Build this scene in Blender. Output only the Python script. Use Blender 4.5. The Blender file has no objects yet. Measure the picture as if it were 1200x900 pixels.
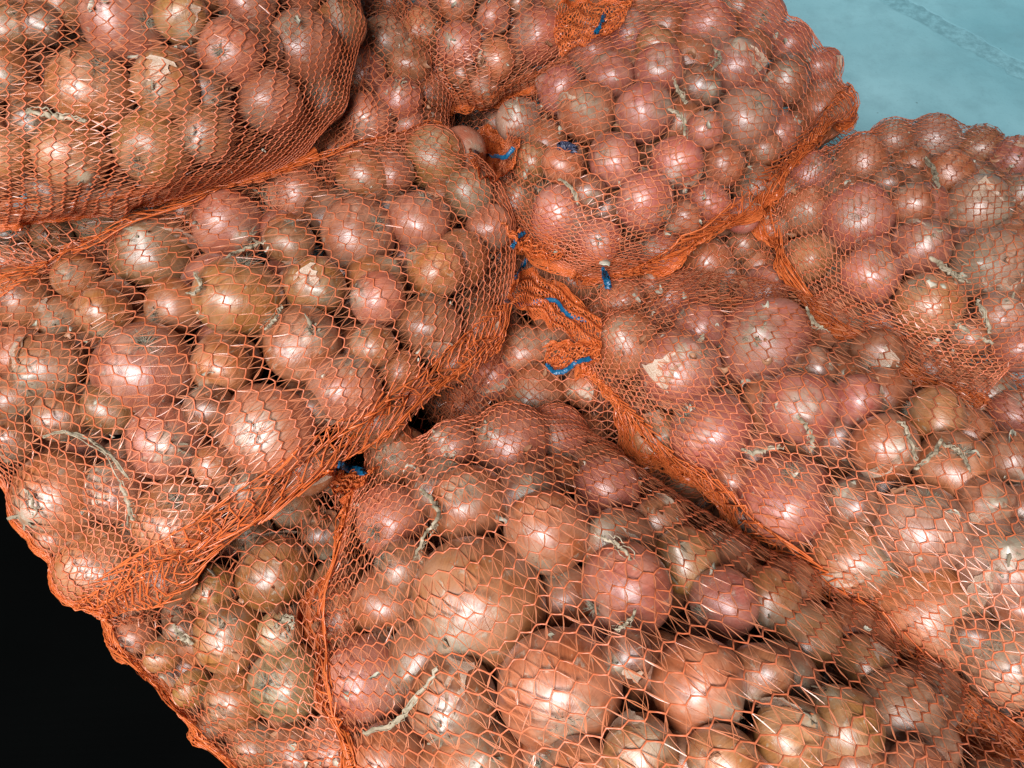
import bpy, math, random
import numpy as np
from mathutils import Vector, Matrix

# ------------------------------------------------------------------ camera, light, exposure
C = bpy.context.scene
COL = C.collection
CAM = np.array([0.0, 0.0, 1.0])
PITCH = math.radians(55.0)
FPX = 950.0                      # focal length in pixels of a 1200 px wide picture
cam_d = bpy.data.cameras.new('camera'); cam = bpy.data.objects.new('camera', cam_d); COL.objects.link(cam)
cam.location = CAM; cam.rotation_euler = (math.pi/2 - PITCH, 0, 0)
cam_d.sensor_width = 36; cam_d.lens = 36*FPX/1200; cam_d.clip_start = 0.01; cam_d.clip_end = 100
C.camera = cam
world = bpy.data.worlds.new('World'); C.world = world; world.use_nodes = True
bg = world.node_tree.nodes['Background']; bg.inputs[0].default_value = (0.66, 0.76, 0.80, 1); bg.inputs[1].default_value = 0.085
def area_lamp(name, loc, target, size, power, col):
    l = bpy.data.lights.new(name, 'AREA'); l.shape = 'DISK'; l.size = size; l.energy = power; l.color = col
    o = bpy.data.objects.new(name, l); COL.objects.link(o); o.location = loc
    o.rotation_euler = (Vector(target)-Vector(loc)).to_track_quat('-Z', 'Y').to_euler()
    return o
area_lamp('ceiling_lamp', (-0.55, -1.30, 2.35), (0.15, 0.6, 0.3), 1.25, 158, (1.0, 0.955, 0.96))
area_lamp('side_lamp', (-1.5, -0.35, 1.5), (0.3, 1.1, 0.0), 0.45, 12, (0.80, 0.95, 1.0))
floor_fill = area_lamp('floor_fill_light', (0.9, 3.6, 1.9), (1.55, 2.3, 0.0), 0.9, 9, (0.62, 0.93, 1.0)); floor_fill.data.spread = math.radians(75)  # added cool fill with narrow spread, brightens the far floor
C.view_settings.view_transform = 'Standard'; C.view_settings.look = 'None'
C.view_settings.gamma = 1; C.view_settings.use_curve_mapping = False
C.view_settings.exposure = 0.0
C.cycles.max_bounces = 8; C.cycles.transparent_max_bounces = 16

SP, CP = math.sin(PITCH), math.cos(PITCH)
FWD = np.array([0, CP, -SP]); UP = np.array([0, SP, CP]); RIGHT = np.array([1.0, 0, 0])
def ray(px, py):
    d = FWD*FPX + RIGHT*(px-600) + UP*(450-py)
    return d/FPX                 # length along FWD is 1
def at(px, py, z):
    d = ray(px, py); t = (z-CAM[2])/d[2]
    return CAM + d*t
def proj(p):
    q = np.asarray(p)-CAM; w = q@FWD
    return 600+FPX*(q@RIGHT)/w, 450-FPX*(q@UP)/w, w
rng = np.random.default_rng(11); random.seed(11)

# ------------------------------------------------------------------ mesh helpers
def new_mesh(name, V, F, smooth=True):
    """F: int array (n,4) or (n,3)"""
    me = bpy.data.meshes.new(name)
    V = np.asarray(V, np.float32); F = np.asarray(F, np.int32)
    k = F.shape[1]
    me.vertices.add(len(V)); me.vertices.foreach_set('co', V.ravel())
    me.loops.add(F.size); me.loops.foreach_set('vertex_index', F.ravel())
    me.polygons.add(len(F)); me.polygons.foreach_set('loop_start', np.arange(0, F.size, k, dtype=np.int32))
    try: me.polygons.foreach_set('loop_total', np.full(len(F), k, np.int32))
    except Exception: pass
    me.polygons.foreach_set('use_smooth', np.full(len(F), smooth))
    me.update(); me.validate()
    return me
def obj(name, me, mat, parent=None, **props):
    o = bpy.data.objects.new(name, me)
    if mat is not None and me is not None and not me.materials:
        for m in (mat if isinstance(mat, (list, tuple)) else [mat]): me.materials.append(m)
    COL.objects.link(o)
    if parent: o.parent = parent
    for k, v in props.items(): o[k] = v
    return o
class Acc:
    def __init__(s): s.V = []; s.F = []; s.n = 0; s.M = []
    def add(s, V, F, m=0):
        if len(V) == 0: return
        s.V.append(V); s.F.append(F+s.n); s.n += len(V); s.M.append(np.full(len(F), m, np.int32))
    def mesh(s, name):
        me = new_mesh(name, np.concatenate(s.V), np.concatenate(s.F))
        M = np.concatenate(s.M)
        if M.max() > 0: me.polygons.foreach_set('material_index', M)
        return me
def tubes(P, N, r, sides=4, flat=1.0):
    """P (n,m,3) polylines, N (n,m,3) normals, r scalar or (n,1)/(n,m) -> V,F. sides=2 is a flat tape"""
    n, m, _ = P.shape
    T = np.gradient(P, axis=1); T /= np.linalg.norm(T, axis=2, keepdims=True)+1e-12
    N = N - (N*T).sum(2, keepdims=True)*T; N /= np.linalg.norm(N, axis=2, keepdims=True)+1e-12
    B = np.cross(T, N)
    r = np.broadcast_to(np.asarray(r, float), (n, m))[:, :, None]
    if sides == 2:
        R = np.stack([P-B*r, P+B*r], 2)
        base = (np.arange(n)[:, None]*m+np.arange(m-1)[None])*2
        F = np.stack([base, base+1, base+3, base+2], -1).reshape(-1, 4)
        return R.reshape(-1, 3), F
    a = np.arange(sides)*2*math.pi/sides+0.6
    R = P[:, :, None]+B[:, :, None]*np.cos(a)[None, None, :, None]*r[:, :, None]+N[:, :, None]*(np.sin(a)*flat)[None, None, :, None]*r[:, :, None]
    base = (np.arange(n)[:, None]*m+np.arange(m-1)[None])*sides
    F = []
    for k in range(sides):
        k2 = (k+1) % sides
        F.append(np.stack([base+k, base+k2, base+sides+k2, base+sides+k], -1))
    return R.reshape(-1, 3), np.stack(F, 2).reshape(-1, 4)

# ------------------------------------------------------------------ materials
def nt(mat):
    mat.use_nodes = True; t = mat.node_tree; t.nodes.clear(); return t
class G:
    """small node writer"""
    def __init__(s, name):
        s.m = bpy.data.materials.new(name); s.t = nt(s.m)
    def n(s, typ, **kw):
        x = s.t.nodes.new(typ)
        for k, v in kw.items():
            if k == 'ins':
                for i, val in v.items():
                    if hasattr(val, 'is_output'): s.t.links.new(val, x.inputs[i])
                    else: x.inputs[i].default_value = val
            else: setattr(x, k, v)
        return x
    def math(s, op, a, b=0.0, c=0.0, clamp=False):
        return s.n('ShaderNodeMath', operation=op, use_clamp=clamp, ins={0: a, 1: b, 2: c}).outputs[0]
    def mix(s, f, a, b, bt='MIX'):
        return s.n('ShaderNodeMix', data_type='RGBA', blend_type=bt, ins={0: f, 6: a, 7: b}).outputs[2]
    def noise(s, vec, sc, det=3, rough=.55, dist=0.):
        return s.n('ShaderNodeTexNoise', ins={'Vector': vec, 'Scale': sc, 'Detail': det, 'Roughness': rough, 'Distortion': dist}).outputs[0]
    def ramp(s, f, lo, hi):
        return s.n('ShaderNodeMapRange', ins={0: f, 1: lo, 2: hi, 3: 0., 4: 1.}).outputs[0]
    def out(s, sh, vol=None):
        o = s.n('ShaderNodeOutputMaterial'); s.t.links.new(sh, o.inputs[0]); return s.m

def onion_material(name, attr):
    g = G(name)
    lc = g.n('ShaderNodeAttribute', attribute_name='lc').outputs['Vector']
    if attr:
        a = g.n('ShaderNodeAttribute', attribute_name='tint'); col = a.outputs['Color']; rnd = a.outputs['Alpha']
    else:
        oi = g.n('ShaderNodeObjectInfo'); col = oi.outputs['Color']; rnd = oi.outputs['Random']
    off = g.n('ShaderNodeCombineXYZ', ins={0: g.math('MULTIPLY', rnd, 37.), 1: g.math('MULTIPLY', rnd, 91.), 2: g.math('MULTIPLY', rnd, 13.)}).outputs[0]
    p = g.n('ShaderNodeVectorMath', operation='ADD', ins={0: lc, 1: off}).outputs[0]
    sx = g.n('ShaderNodeSeparateXYZ', ins={0: lc})
    # meridian coordinates: direction in the equatorial plane, so veins run pole to pole
    nrm = g.n('ShaderNodeVectorMath', operation='NORMALIZE', ins={0: g.n('ShaderNodeCombineXYZ', ins={0: sx.outputs[0], 1: sx.outputs[1], 2: 0.0}).outputs[0]}).outputs[0]
    mer = g.n('ShaderNodeVectorMath', operation='ADD', ins={0: g.n('ShaderNodeVectorMath', operation='ADD', ins={0: nrm, 1: g.n('ShaderNodeVectorMath', operation='SCALE', ins={0: lc, 'Scale': 0.10}).outputs[0]}).outputs[0], 1: off}).outputs[0]
    veins = g.noise(mer, 13., 4, .65)
    fine = g.noise(mer, 42., 2, .6)
    big = g.noise(p, 1.3, 3, .55)
    mid = g.noise(p, 4.0, 4, .6, .6)
    spk = g.noise(p, 26., 3, .7)
    vm = g.ramp(veins, .36, .66)
    dark = g.mix(1.0, col, (0.55, 0.42, 0.36, 1), 'MULTIPLY')
    pale = g.mix(.38, col, (0.52, 0.33, 0.23, 1))
    c1 = g.mix(g.math('MULTIPLY', vm, .60), col, dark)
    c1 = g.mix(g.ramp(big, .44, .72), c1, pale)
    c1 = g.mix(g.math('MULTIPLY', g.ramp(fine, .50, .75), .35), c1, dark)
    c1 = g.mix(g.math('MULTIPLY', g.ramp(mid, .58, .75), .5), c1, dark)
    # greenish-grey dirt and flaking outer skin, with sharp torn edges
    fl = g.noise(g.n('ShaderNodeVectorMath', operation='ADD', ins={0: mer, 1: g.n('ShaderNodeVectorMath', operation='SCALE', ins={0: lc, 'Scale': 1.6}).outputs[0]}).outputs[0], 2.3, 5, .62, .4)
    flm = g.ramp(fl, .59, .66)
    poles = g.ramp(g.math('ABSOLUTE', sx.outputs[2]), .74, .95)
    poles = g.math('MULTIPLY', poles, g.ramp(mid, .30, .60))
    flk = g.mix(vm, (0.48, 0.42, 0.31, 1), (0.27, 0.26, 0.19, 1))
    c1 = g.mix(g.math('MULTIPLY', flm, .5), c1, flk)
    c1 = g.mix(g.math('MULTIPLY', poles, .8), c1, (0.30, 0.27, 0.19, 1))
    c1 = g.mix(g.math('MULTIPLY', g.ramp(spk, .64, .72), .6), c1, (0.10, 0.065, 0.045, 1))
    c1 = g.mix(g.math('MULTIPLY', g.ramp(spk, .34, .28), .35), c1, (0.60, 0.52, 0.42, 1))
    rough = g.math('ADD', g.math('MULTIPLY', flm, .25), g.math('ADD', g.math('MULTIPLY', mid, .28), .26))
    h = g.math('ADD', g.math('MULTIPLY', veins, .8), g.math('ADD', g.math('MULTIPLY', flm, .35), g.math('ADD', g.math('MULTIPLY', fine, .25), g.math('MULTIPLY', mid, .8))))
    bump = g.n('ShaderNodeBump', ins={'Strength': .5, 'Distance': .0013, 'Height': h}).outputs[0]
    b = g.n('ShaderNodeBsdfPrincipled', ins={'Base Color': c1, 'Roughness': rough, 'Normal': bump, 'IOR': 1.48,
            'Coat Weight': g.math('ADD', g.math('MULTIPLY', g.ramp(mid, .62, .38), .4), .6), 'Coat Roughness': .37, 'Coat IOR': 1.64, 'Specular IOR Level': .65, 'Sheen Weight': .0})
    return g.out(b.outputs[0])
def simple(name, c, rough=.5, c2=None, sc=60, bump=.0, spec=.5, transl=0., alpha=1.):
    g = G(name)
    tc = g.n('ShaderNodeTexCoord').outputs['Object']
    n = g.noise(tc, sc, 3, .6)
    col = g.mix(g.ramp(n, .35, .65), c, c2 or c)
    ins = {'Base Color': col, 'Roughness': rough, 'Specular IOR Level': spec}
    if bump: ins['Normal'] = g.n('ShaderNodeBump', ins={'Strength': bump, 'Distance': .001, 'Height': n}).outputs[0]
    sh = g.n('ShaderNodeBsdfPrincipled', ins=ins).outputs[0]
    if transl:
        t = g.n('ShaderNodeBsdfTranslucent', ins={0: col}).outputs[0]
        sh = g.n('ShaderNodeMixShader', ins={0: transl, 1: sh, 2: t}).outputs[0]
    if alpha < 1:
        t = g.n('ShaderNodeBsdfTransparent').outputs[0]
        sh = g.n('ShaderNodeMixShader', ins={0: alpha, 1: t, 2: sh}).outputs[0]
    return g.out(sh)
M_ONION = onion_material('onion_skin', False)
M_ONION_S = onion_material('onion_skin_buried', True)
M_CHAIN = simple('net_knit_orange', (0.68, 0.20, 0.095, 1), .36, (0.62, 0.155, 0.058, 1), 25, spec=.6, transl=.25)
M_FIBRE = simple('net_tape_orange', (0.69, 0.265, 0.14, 1), .26, (0.62, 0.21, 0.09, 1), 25, spec=.65, transl=.35)
M_BAND = simple('net_seam_orange', (0.80, 0.22, 0.065, 1), .28, (0.74, 0.17, 0.040, 1), 60, spec=.6, transl=.35)
M_BLUE = simple('blue_ribbon', (0.002, 0.068, 0.15, 1), .38, (0.004, 0.10, 0.21, 1), 260, bump=.4, spec=.5)
M_ROOT = simple('dry_roots', (0.36, 0.33, 0.24, 1), .8, (0.16, 0.15, 0.11, 1), 300)
M_STALK = simple('dry_stalk', (0.44, 0.36, 0.25, 1), .5, (0.22, 0.18, 0.115, 1), 180, bump=.7, transl=.15)
M_FLAKE = simple('papery_skin', (0.72, 0.60, 0.47, 1), .3, (0.48, 0.28, 0.17, 1), 40, bump=.5, transl=.35)
M_STICK = simple('dark_paper', (0.03, 0.035, 0.07, 1), .5)

def floor_material():
    g = G('painted_concrete')
    pos = g.n('ShaderNodeTexCoord').outputs['Object']
    a = g.noise(pos, 2.2, 5, .6); b = g.noise(pos, 14., 5, .65); c = g.noise(pos, 170., 2, .6)
    col = g.mix(g.ramp(a, .3, .7), (0.19, 0.41, 0.46, 1), (0.31, 0.56, 0.61, 1))
    col = g.mix(g.math('MULTIPLY', g.ramp(b, .45, .75), .5), col, (0.15, 0.30, 0.34, 1))
    col = g.mix(g.math('MULTIPLY', g.ramp(c, .6, .75), .25), col, (0.10, 0.22, 0.25, 1))
    sp = g.noise(pos, 38., 1, .5)
    col = g.mix(g.ramp(sp, .765, .79), col, (0.04, 0.06, 0.06, 1))
    h = g.math('ADD', g.math('MULTIPLY', b, .6), g.math('MULTIPLY', c, .3))
    bm = g.n('ShaderNodeBump', ins={'Strength': .35, 'Distance': .002, 'Height': h}).outputs[0]
    p = g.n('ShaderNodeBsdfPrincipled', ins={'Base Color': col, 'Roughness': .62, 'Normal': bm})
    return g.out(p.outputs[0])
def cloth_material():
    g = G('black_cloth')
    pos = g.n('ShaderNodeTexCoord').outputs['Object']
    w1 = g.n('ShaderNodeTexWave', bands_direction='X', ins={0: pos, 'Scale': 260.}).outputs[1]
    w2 = g.n('ShaderNodeTexWave', bands_direction='Y', ins={0: pos, 'Scale': 260.}).outputs[1]
    h = g.math('MULTIPLY', w1, w2)
    n = g.noise(pos, 6., 3)
    col = g.mix(g.math('MULTIPLY', h, n), (0.0008, 0.0010, 0.0010, 1), (0.0040, 0.0045, 0.0043, 1))
    bm = g.n('ShaderNodeBump', ins={'Strength': .5, 'Distance': .0005, 'Height': h}).outputs[0]
    p = g.n('ShaderNodeBsdfPrincipled', ins={'Base Color': col, 'Roughness': .95, 'Normal': bm, 'Specular IOR Level': .01})
    return g.out(p.outputs[0])

# ------------------------------------------------------------------ setting
# floor slabs: big concrete sheet with a recessed, rough filled joint between two slabs
M_FLOOR = floor_material()
ja = at(1012, -20, 0); jb = at(1250, 112, 0)
jd = (jb-ja)/np.linalg.norm(jb-ja); jn = np.array([-jd[1], jd[0], 0])
def slab(side):
    s0 = ja - jd*8; L = 20; w = 0.030
    nx, ny = 160, 2
    V = []; F = []
    e = s0 + jn*side*w
    ts = np.linspace(0, L, 1600)
    # chipped slab edge
    wob = np.interp(ts, np.linspace(0, L, 5200//4), rng.normal(0, .0035, 1300))+np.interp(ts, np.linspace(0, L, 300), rng.normal(0, .002, 300))
    A = e[None]+jd[None]*ts[:, None]+jn[None]*(side*wob)[:, None]
    low = A - jn[None]*side*0.004; low = low+np.array([0, 0, -.0006])
    B = e[None]+jd[None]*ts[:, None]+jn[None]*side*9
    V = np.concatenate([low, A, B]); n = len(ts); i = np.arange(n-1)
    f1 = np.stack([i, i+1, n+i+1, n+i], -1); f2 = np.stack([n+i, n+i+1, 2*n+i+1, 2*n+i], -1)
    F = np.concatenate([f1, f2])
    if side < 0: F = F[:, ::-1]
    return new_mesh('concrete_floor', V, F, False)
for sd in (1, -1): obj('concrete_floor', slab(sd), M_FLOOR, kind='structure')
g = G('joint_mortar'); pos = g.n('ShaderNodeTexCoord').outputs['Object']
nn = g.noise(pos, 45., 4, .7)
bb = g.n('ShaderNodeBsdfPrincipled', ins={'Base Color': g.mix(g.ramp(nn, .4, .62), (0.16, 0.33, 0.37, 1), (0.24, 0.47, 0.52, 1)), 'Roughness': .9,
     'Normal': g.n('ShaderNodeBump', ins={'Strength': .5, 'Distance': .003, 'Height': nn}).outputs[0]})
M_JOINT = g.out(bb.outputs[0])
s0 = ja-jd*8; ts = np.linspace(0, 20, 900); cs = np.linspace(-1, 1, 7)
V = s0[None, None]+jd[None, None]*ts[:, None, None]+jn[None, None]*cs[None, :, None]*.037
V[:, :, 2] = -.0005+rng.normal(0, .0012, (900, 7))*.2
ii, kk = np.meshgrid(np.arange(899), np.arange(6), indexing='ij'); b0 = ii*7+kk
obj('floor_joint', new_mesh('floor_joint', V.reshape(-1, 3), np.stack([b0, b0+1, b0+8, b0+7], -1).reshape(-1, 4)), M_JOINT, kind='structure')

# black floor cloth at the left, extended under the heap to darken the gaps
u = np.linspace(0, 1, 90); a0 = at(-900, 300, 0)
X, Y = np.meshgrid(np.linspace(-2.6, 0.62, 110), np.linspace(-1.2, 0.95, 110), indexing='ij')
Z = .006+.006*(np.sin(X*9+Y*4)+1)*.5+.004*(np.sin(Y*13-X*5)+1)*.5
b0 = (np.arange(109)[:, None]*110+np.arange(109)[None])
obj('black_cloth', new_mesh('black_cloth', np.stack([X, Y, Z], -1).reshape(-1, 3), np.stack([b0, b0+110, b0+111, b0+1], -1).reshape(-1, 4)), cloth_material(),
    label='plain black woven cloth on the floor below the heap at the lower left', category='cloth')

# ------------------------------------------------------------------ sacks: 3x3 control grids (px, py, height), i = knit direction
SACKS = {
 'lowback': dict(nm='lowest back sack', lab='lowest orange net sack of onions under the back right sacks', thick=.10, low=1,
   P=[[(640,190,.10),(720,70,.10),(830,10,.07)],[(850,330,.15),(900,230,.19),(975,130,.06)],[(1330,560,.12),(1230,330,.17),(1180,210,.05)]], bands=[]),
 'lowfront': dict(nm='lowest front sack', lab='lowest orange net sack of onions glimpsed through the gaps at the front right', thick=.12, low=1,
   P=[[(420,640,.12),(420,860,.13),(480,1300,.12)],[(760,500,.15),(800,800,.19),(900,1300,.17)],[(1330,260,.12),(1480,700,.14),(1500,1200,.12)]], bands=[]),
 'lowcentre': dict(nm='low centre sack', lab='low orange net sack of onions in the hollow between the other sacks', thick=.15,
   P=[[(475,60,.17),(490,300,.18),(500,540,.17)],[(700,60,.20),(680,350,.265),(680,580,.21)],[(960,190,.19),(930,330,.25),(920,570,.20)]], bands=[]),
 'lowtop': dict(nm='sack below the top left sack', lab='orange net sack of onions hidden below the top left one', thick=.15, low=1,
   P=[[(-150,-90,.2),(100,-120,.2),(390,-70,.2)],[(-150,60,.30),(150,50,.34),(400,70,.25)],[(-150,225,.22),(100,230,.25),(375,200,.22)]], bands=[]),
 'lowleft': dict(nm='low left sack', lab='low orange net sack of onions squeezed under the top left sack', thick=.15,
   P=[[(-160,215,.26),(10,225,.28),(200,190,.27)],[(-160,300,.27),(20,285,.30),(220,250,.28)],[(-150,420,.25),(40,380,.26),(240,330,.24)]], bands=[]),
 'frontleft': dict(hem=[('i0', .05)], nm='front left sack', lab='orange net sack of onions beside the black floor, partly under two others', thick=.17,
   P=[[(30,650,.15),(150,775,.14),(345,985,.14)],[(250,520,.20),(285,735,.275),(410,930,.25)],[(440,500,.21),(430,740,.25),(540,960,.24)]], bands=[('i0', .010)]),
 'behind': dict(nm='small back sack', lab='dark orange net sack of onions wedged behind the top left sack', thick=.15,
   P=[[(385,-30,.27),(460,-20,.34),(520,30,.28)],[(365,90,.30),(450,85,.38),(530,105,.29)],[(335,210,.27),(430,200,.32),(535,170,.27)]], bands=[]),
 'backtop': dict(hem=[('i2', .10)], nm='far back sack', lab='orange net sack of onions at the far back with blue ribbon at its mouth', thick=.16,
   P=[[(395,-110,.28),(560,-130,.36),(790,-110,.30)],[(420,15,.30),(570,5,.385),(765,-30,.31)],[(470,112,.26),(575,122,.27),(745,40,.29)]], bands=[('i2', .012)]),
 'right': dict(rnd=0.1, hem=[('i0', .09)], nm='right edge sack', lab='orange net sack of onions nearest the blue floor at the right edge', thick=.16,
   P=[[(895,222,.28),(945,362,.27),(1180,490,.27)],[(985,150,.27),(1085,270,.37),(1250,370,.33)],[(1095,130,.20),(1205,160,.22),(1370,230,.24)]], bands=[('i0', .010)]),
 'back': dict(rnd=0.10, hem=[('i2', .10), ('j0', .13)], nm='back centre sack', lab='plump orange net sack of onions at the back with the blue floor behind', thick=.17,
   P=[[(580,270,.26),(610,112,.33),(765,-40,.32)],[(640,315,.29),(760,150,.42),(905,-15,.34)],[(725,328,.26),(885,240,.31),(1018,124,.22)]], bands=[('j0', .012), ('i2', .011)]),
 'topleft': dict(hem=[('i2', .13)], nm='top left sack', lab='wide meshed orange net sack of onions filling the top left corner', thick=.17,
   P=[[(-220,-150,.48),(150,-200,.50),(400,-140,.42)],[(-170,60,.50),(170,40,.54),(432,35,.41)],[(-150,272,.37),(125,256,.365),(360,190,.35)]], bands=[('i2', .010)]),
 'left': dict(rnd=0.09, hem=[('i2', .19), ('i0', .09)], nm='middle left sack', lab='big orange net sack of onions on the left with a dense orange lower edge', thick=.19,
   P=[[(-150,420,.28),(110,262,.34),(515,130,.32)],[(0,600,.31),(305,395,.415),(610,228,.33)],[(105,752,.25),(345,590,.32),(590,420,.26)]], bands=[('j0', .006)]),
 'frontright': dict(rnd=0.03, hem=[('i0', .10)], nm='front right sack', lab='orange net sack of onions at front right with blue ribbon at its mouth', thick=.18,
   P=[[(665,430,.27),(920,660,.27),(1290,965,.27)],[(700,352,.285),(1010,505,.40),(1400,790,.37)],[(775,312,.26),(1050,365,.27),(1440,610,.27)]], bands=[('i0', .014)]),
 'front': dict(rnd=0.05, hem=[('i0', .04)], nm='front centre sack', lab='orange net sack holding the largest onions at the front centre', thick=.20,
   P=[[(405,570,.26),(375,830,.26),(560,1150,.26)],[(530,472,.30),(715,775,.435),(1080,1150,.39)],[(645,470,.28),(928,645,.30),(1420,985,.28)]], bands=[('i0', .012)]),
}
# traced onions: sack, px, py, radius in px, tint, optional pole direction in the picture (dx, dy)
T = """
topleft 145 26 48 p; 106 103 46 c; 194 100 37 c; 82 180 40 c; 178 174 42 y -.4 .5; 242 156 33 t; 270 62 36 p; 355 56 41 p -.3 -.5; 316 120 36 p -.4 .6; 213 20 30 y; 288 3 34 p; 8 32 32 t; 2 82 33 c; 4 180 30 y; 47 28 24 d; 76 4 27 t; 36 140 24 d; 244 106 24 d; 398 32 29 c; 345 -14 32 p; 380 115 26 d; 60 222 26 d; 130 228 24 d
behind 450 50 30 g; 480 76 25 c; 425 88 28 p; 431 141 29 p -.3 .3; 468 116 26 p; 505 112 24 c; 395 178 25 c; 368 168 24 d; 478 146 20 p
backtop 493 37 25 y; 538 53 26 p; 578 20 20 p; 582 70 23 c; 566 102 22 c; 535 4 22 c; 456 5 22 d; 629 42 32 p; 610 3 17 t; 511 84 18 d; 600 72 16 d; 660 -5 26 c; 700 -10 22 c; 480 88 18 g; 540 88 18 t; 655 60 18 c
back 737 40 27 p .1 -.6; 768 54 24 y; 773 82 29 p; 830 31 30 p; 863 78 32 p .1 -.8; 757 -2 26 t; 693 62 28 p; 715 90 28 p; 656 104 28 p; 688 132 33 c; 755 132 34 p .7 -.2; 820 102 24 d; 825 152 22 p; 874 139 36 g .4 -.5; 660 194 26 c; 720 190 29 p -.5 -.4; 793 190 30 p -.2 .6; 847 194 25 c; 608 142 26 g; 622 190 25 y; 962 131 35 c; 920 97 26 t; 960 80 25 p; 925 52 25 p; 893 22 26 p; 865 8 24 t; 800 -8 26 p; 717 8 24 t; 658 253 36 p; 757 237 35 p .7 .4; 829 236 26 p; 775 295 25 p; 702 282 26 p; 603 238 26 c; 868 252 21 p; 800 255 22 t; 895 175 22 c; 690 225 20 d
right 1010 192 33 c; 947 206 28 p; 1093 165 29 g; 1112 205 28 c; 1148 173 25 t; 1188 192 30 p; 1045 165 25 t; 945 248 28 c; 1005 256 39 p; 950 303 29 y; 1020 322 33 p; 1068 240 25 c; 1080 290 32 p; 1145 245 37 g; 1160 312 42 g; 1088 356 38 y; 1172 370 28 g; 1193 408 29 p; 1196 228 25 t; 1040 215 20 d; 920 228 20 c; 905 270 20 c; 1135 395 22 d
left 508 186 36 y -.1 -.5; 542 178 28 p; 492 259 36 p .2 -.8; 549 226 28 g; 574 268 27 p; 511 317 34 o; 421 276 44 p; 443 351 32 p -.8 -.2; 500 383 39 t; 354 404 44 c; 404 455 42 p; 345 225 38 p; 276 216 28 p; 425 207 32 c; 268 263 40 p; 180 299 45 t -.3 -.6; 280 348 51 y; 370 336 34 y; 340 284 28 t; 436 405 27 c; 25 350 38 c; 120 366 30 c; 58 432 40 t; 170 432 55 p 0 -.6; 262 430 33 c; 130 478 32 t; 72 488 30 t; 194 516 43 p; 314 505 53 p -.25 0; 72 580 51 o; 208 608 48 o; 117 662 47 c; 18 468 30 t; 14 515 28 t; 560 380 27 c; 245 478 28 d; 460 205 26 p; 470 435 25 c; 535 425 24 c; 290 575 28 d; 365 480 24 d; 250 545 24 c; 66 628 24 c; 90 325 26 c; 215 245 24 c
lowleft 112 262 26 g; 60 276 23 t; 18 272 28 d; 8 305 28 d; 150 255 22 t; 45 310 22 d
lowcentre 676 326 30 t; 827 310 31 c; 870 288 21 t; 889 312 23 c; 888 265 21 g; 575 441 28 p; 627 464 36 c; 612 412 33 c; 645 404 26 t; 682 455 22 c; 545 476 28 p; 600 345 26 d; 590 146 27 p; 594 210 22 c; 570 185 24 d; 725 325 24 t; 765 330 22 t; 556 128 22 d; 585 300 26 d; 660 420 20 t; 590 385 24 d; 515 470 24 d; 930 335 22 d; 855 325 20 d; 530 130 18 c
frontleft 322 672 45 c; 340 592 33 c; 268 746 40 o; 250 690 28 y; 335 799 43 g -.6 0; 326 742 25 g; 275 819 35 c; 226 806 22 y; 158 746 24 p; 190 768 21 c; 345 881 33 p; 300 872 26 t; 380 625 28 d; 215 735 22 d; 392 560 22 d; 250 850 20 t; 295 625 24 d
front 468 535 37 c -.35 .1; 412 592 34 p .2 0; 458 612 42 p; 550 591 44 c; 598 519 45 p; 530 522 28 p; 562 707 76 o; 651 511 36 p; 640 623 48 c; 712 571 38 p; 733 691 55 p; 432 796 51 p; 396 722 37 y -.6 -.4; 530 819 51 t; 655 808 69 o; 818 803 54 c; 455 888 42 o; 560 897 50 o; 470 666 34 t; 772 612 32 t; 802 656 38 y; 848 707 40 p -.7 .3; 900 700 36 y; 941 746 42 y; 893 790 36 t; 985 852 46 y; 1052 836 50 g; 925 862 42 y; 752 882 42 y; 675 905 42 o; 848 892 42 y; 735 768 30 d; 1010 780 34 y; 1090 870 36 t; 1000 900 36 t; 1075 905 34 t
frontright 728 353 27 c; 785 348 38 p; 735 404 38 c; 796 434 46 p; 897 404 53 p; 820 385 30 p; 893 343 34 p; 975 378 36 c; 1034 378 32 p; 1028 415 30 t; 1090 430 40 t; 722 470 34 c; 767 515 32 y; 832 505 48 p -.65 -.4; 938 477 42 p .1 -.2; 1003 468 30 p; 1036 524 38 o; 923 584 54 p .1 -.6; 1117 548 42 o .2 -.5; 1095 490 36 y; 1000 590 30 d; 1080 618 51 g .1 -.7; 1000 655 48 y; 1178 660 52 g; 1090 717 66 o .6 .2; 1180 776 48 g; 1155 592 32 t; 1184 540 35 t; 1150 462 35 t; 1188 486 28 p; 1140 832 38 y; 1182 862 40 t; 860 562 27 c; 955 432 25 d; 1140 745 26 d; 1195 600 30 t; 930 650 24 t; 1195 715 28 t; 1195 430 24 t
"""
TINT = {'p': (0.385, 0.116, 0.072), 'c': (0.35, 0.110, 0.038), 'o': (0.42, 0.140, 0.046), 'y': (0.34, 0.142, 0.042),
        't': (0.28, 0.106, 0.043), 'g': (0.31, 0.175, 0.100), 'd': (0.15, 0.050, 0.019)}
TWORD = {'p': 'pinkish', 'c': 'copper brown', 'o': 'bright copper', 'y': 'yellowish', 't': 'dull brown', 'g': 'pale greyish', 'd': 'dark brown'}

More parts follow.
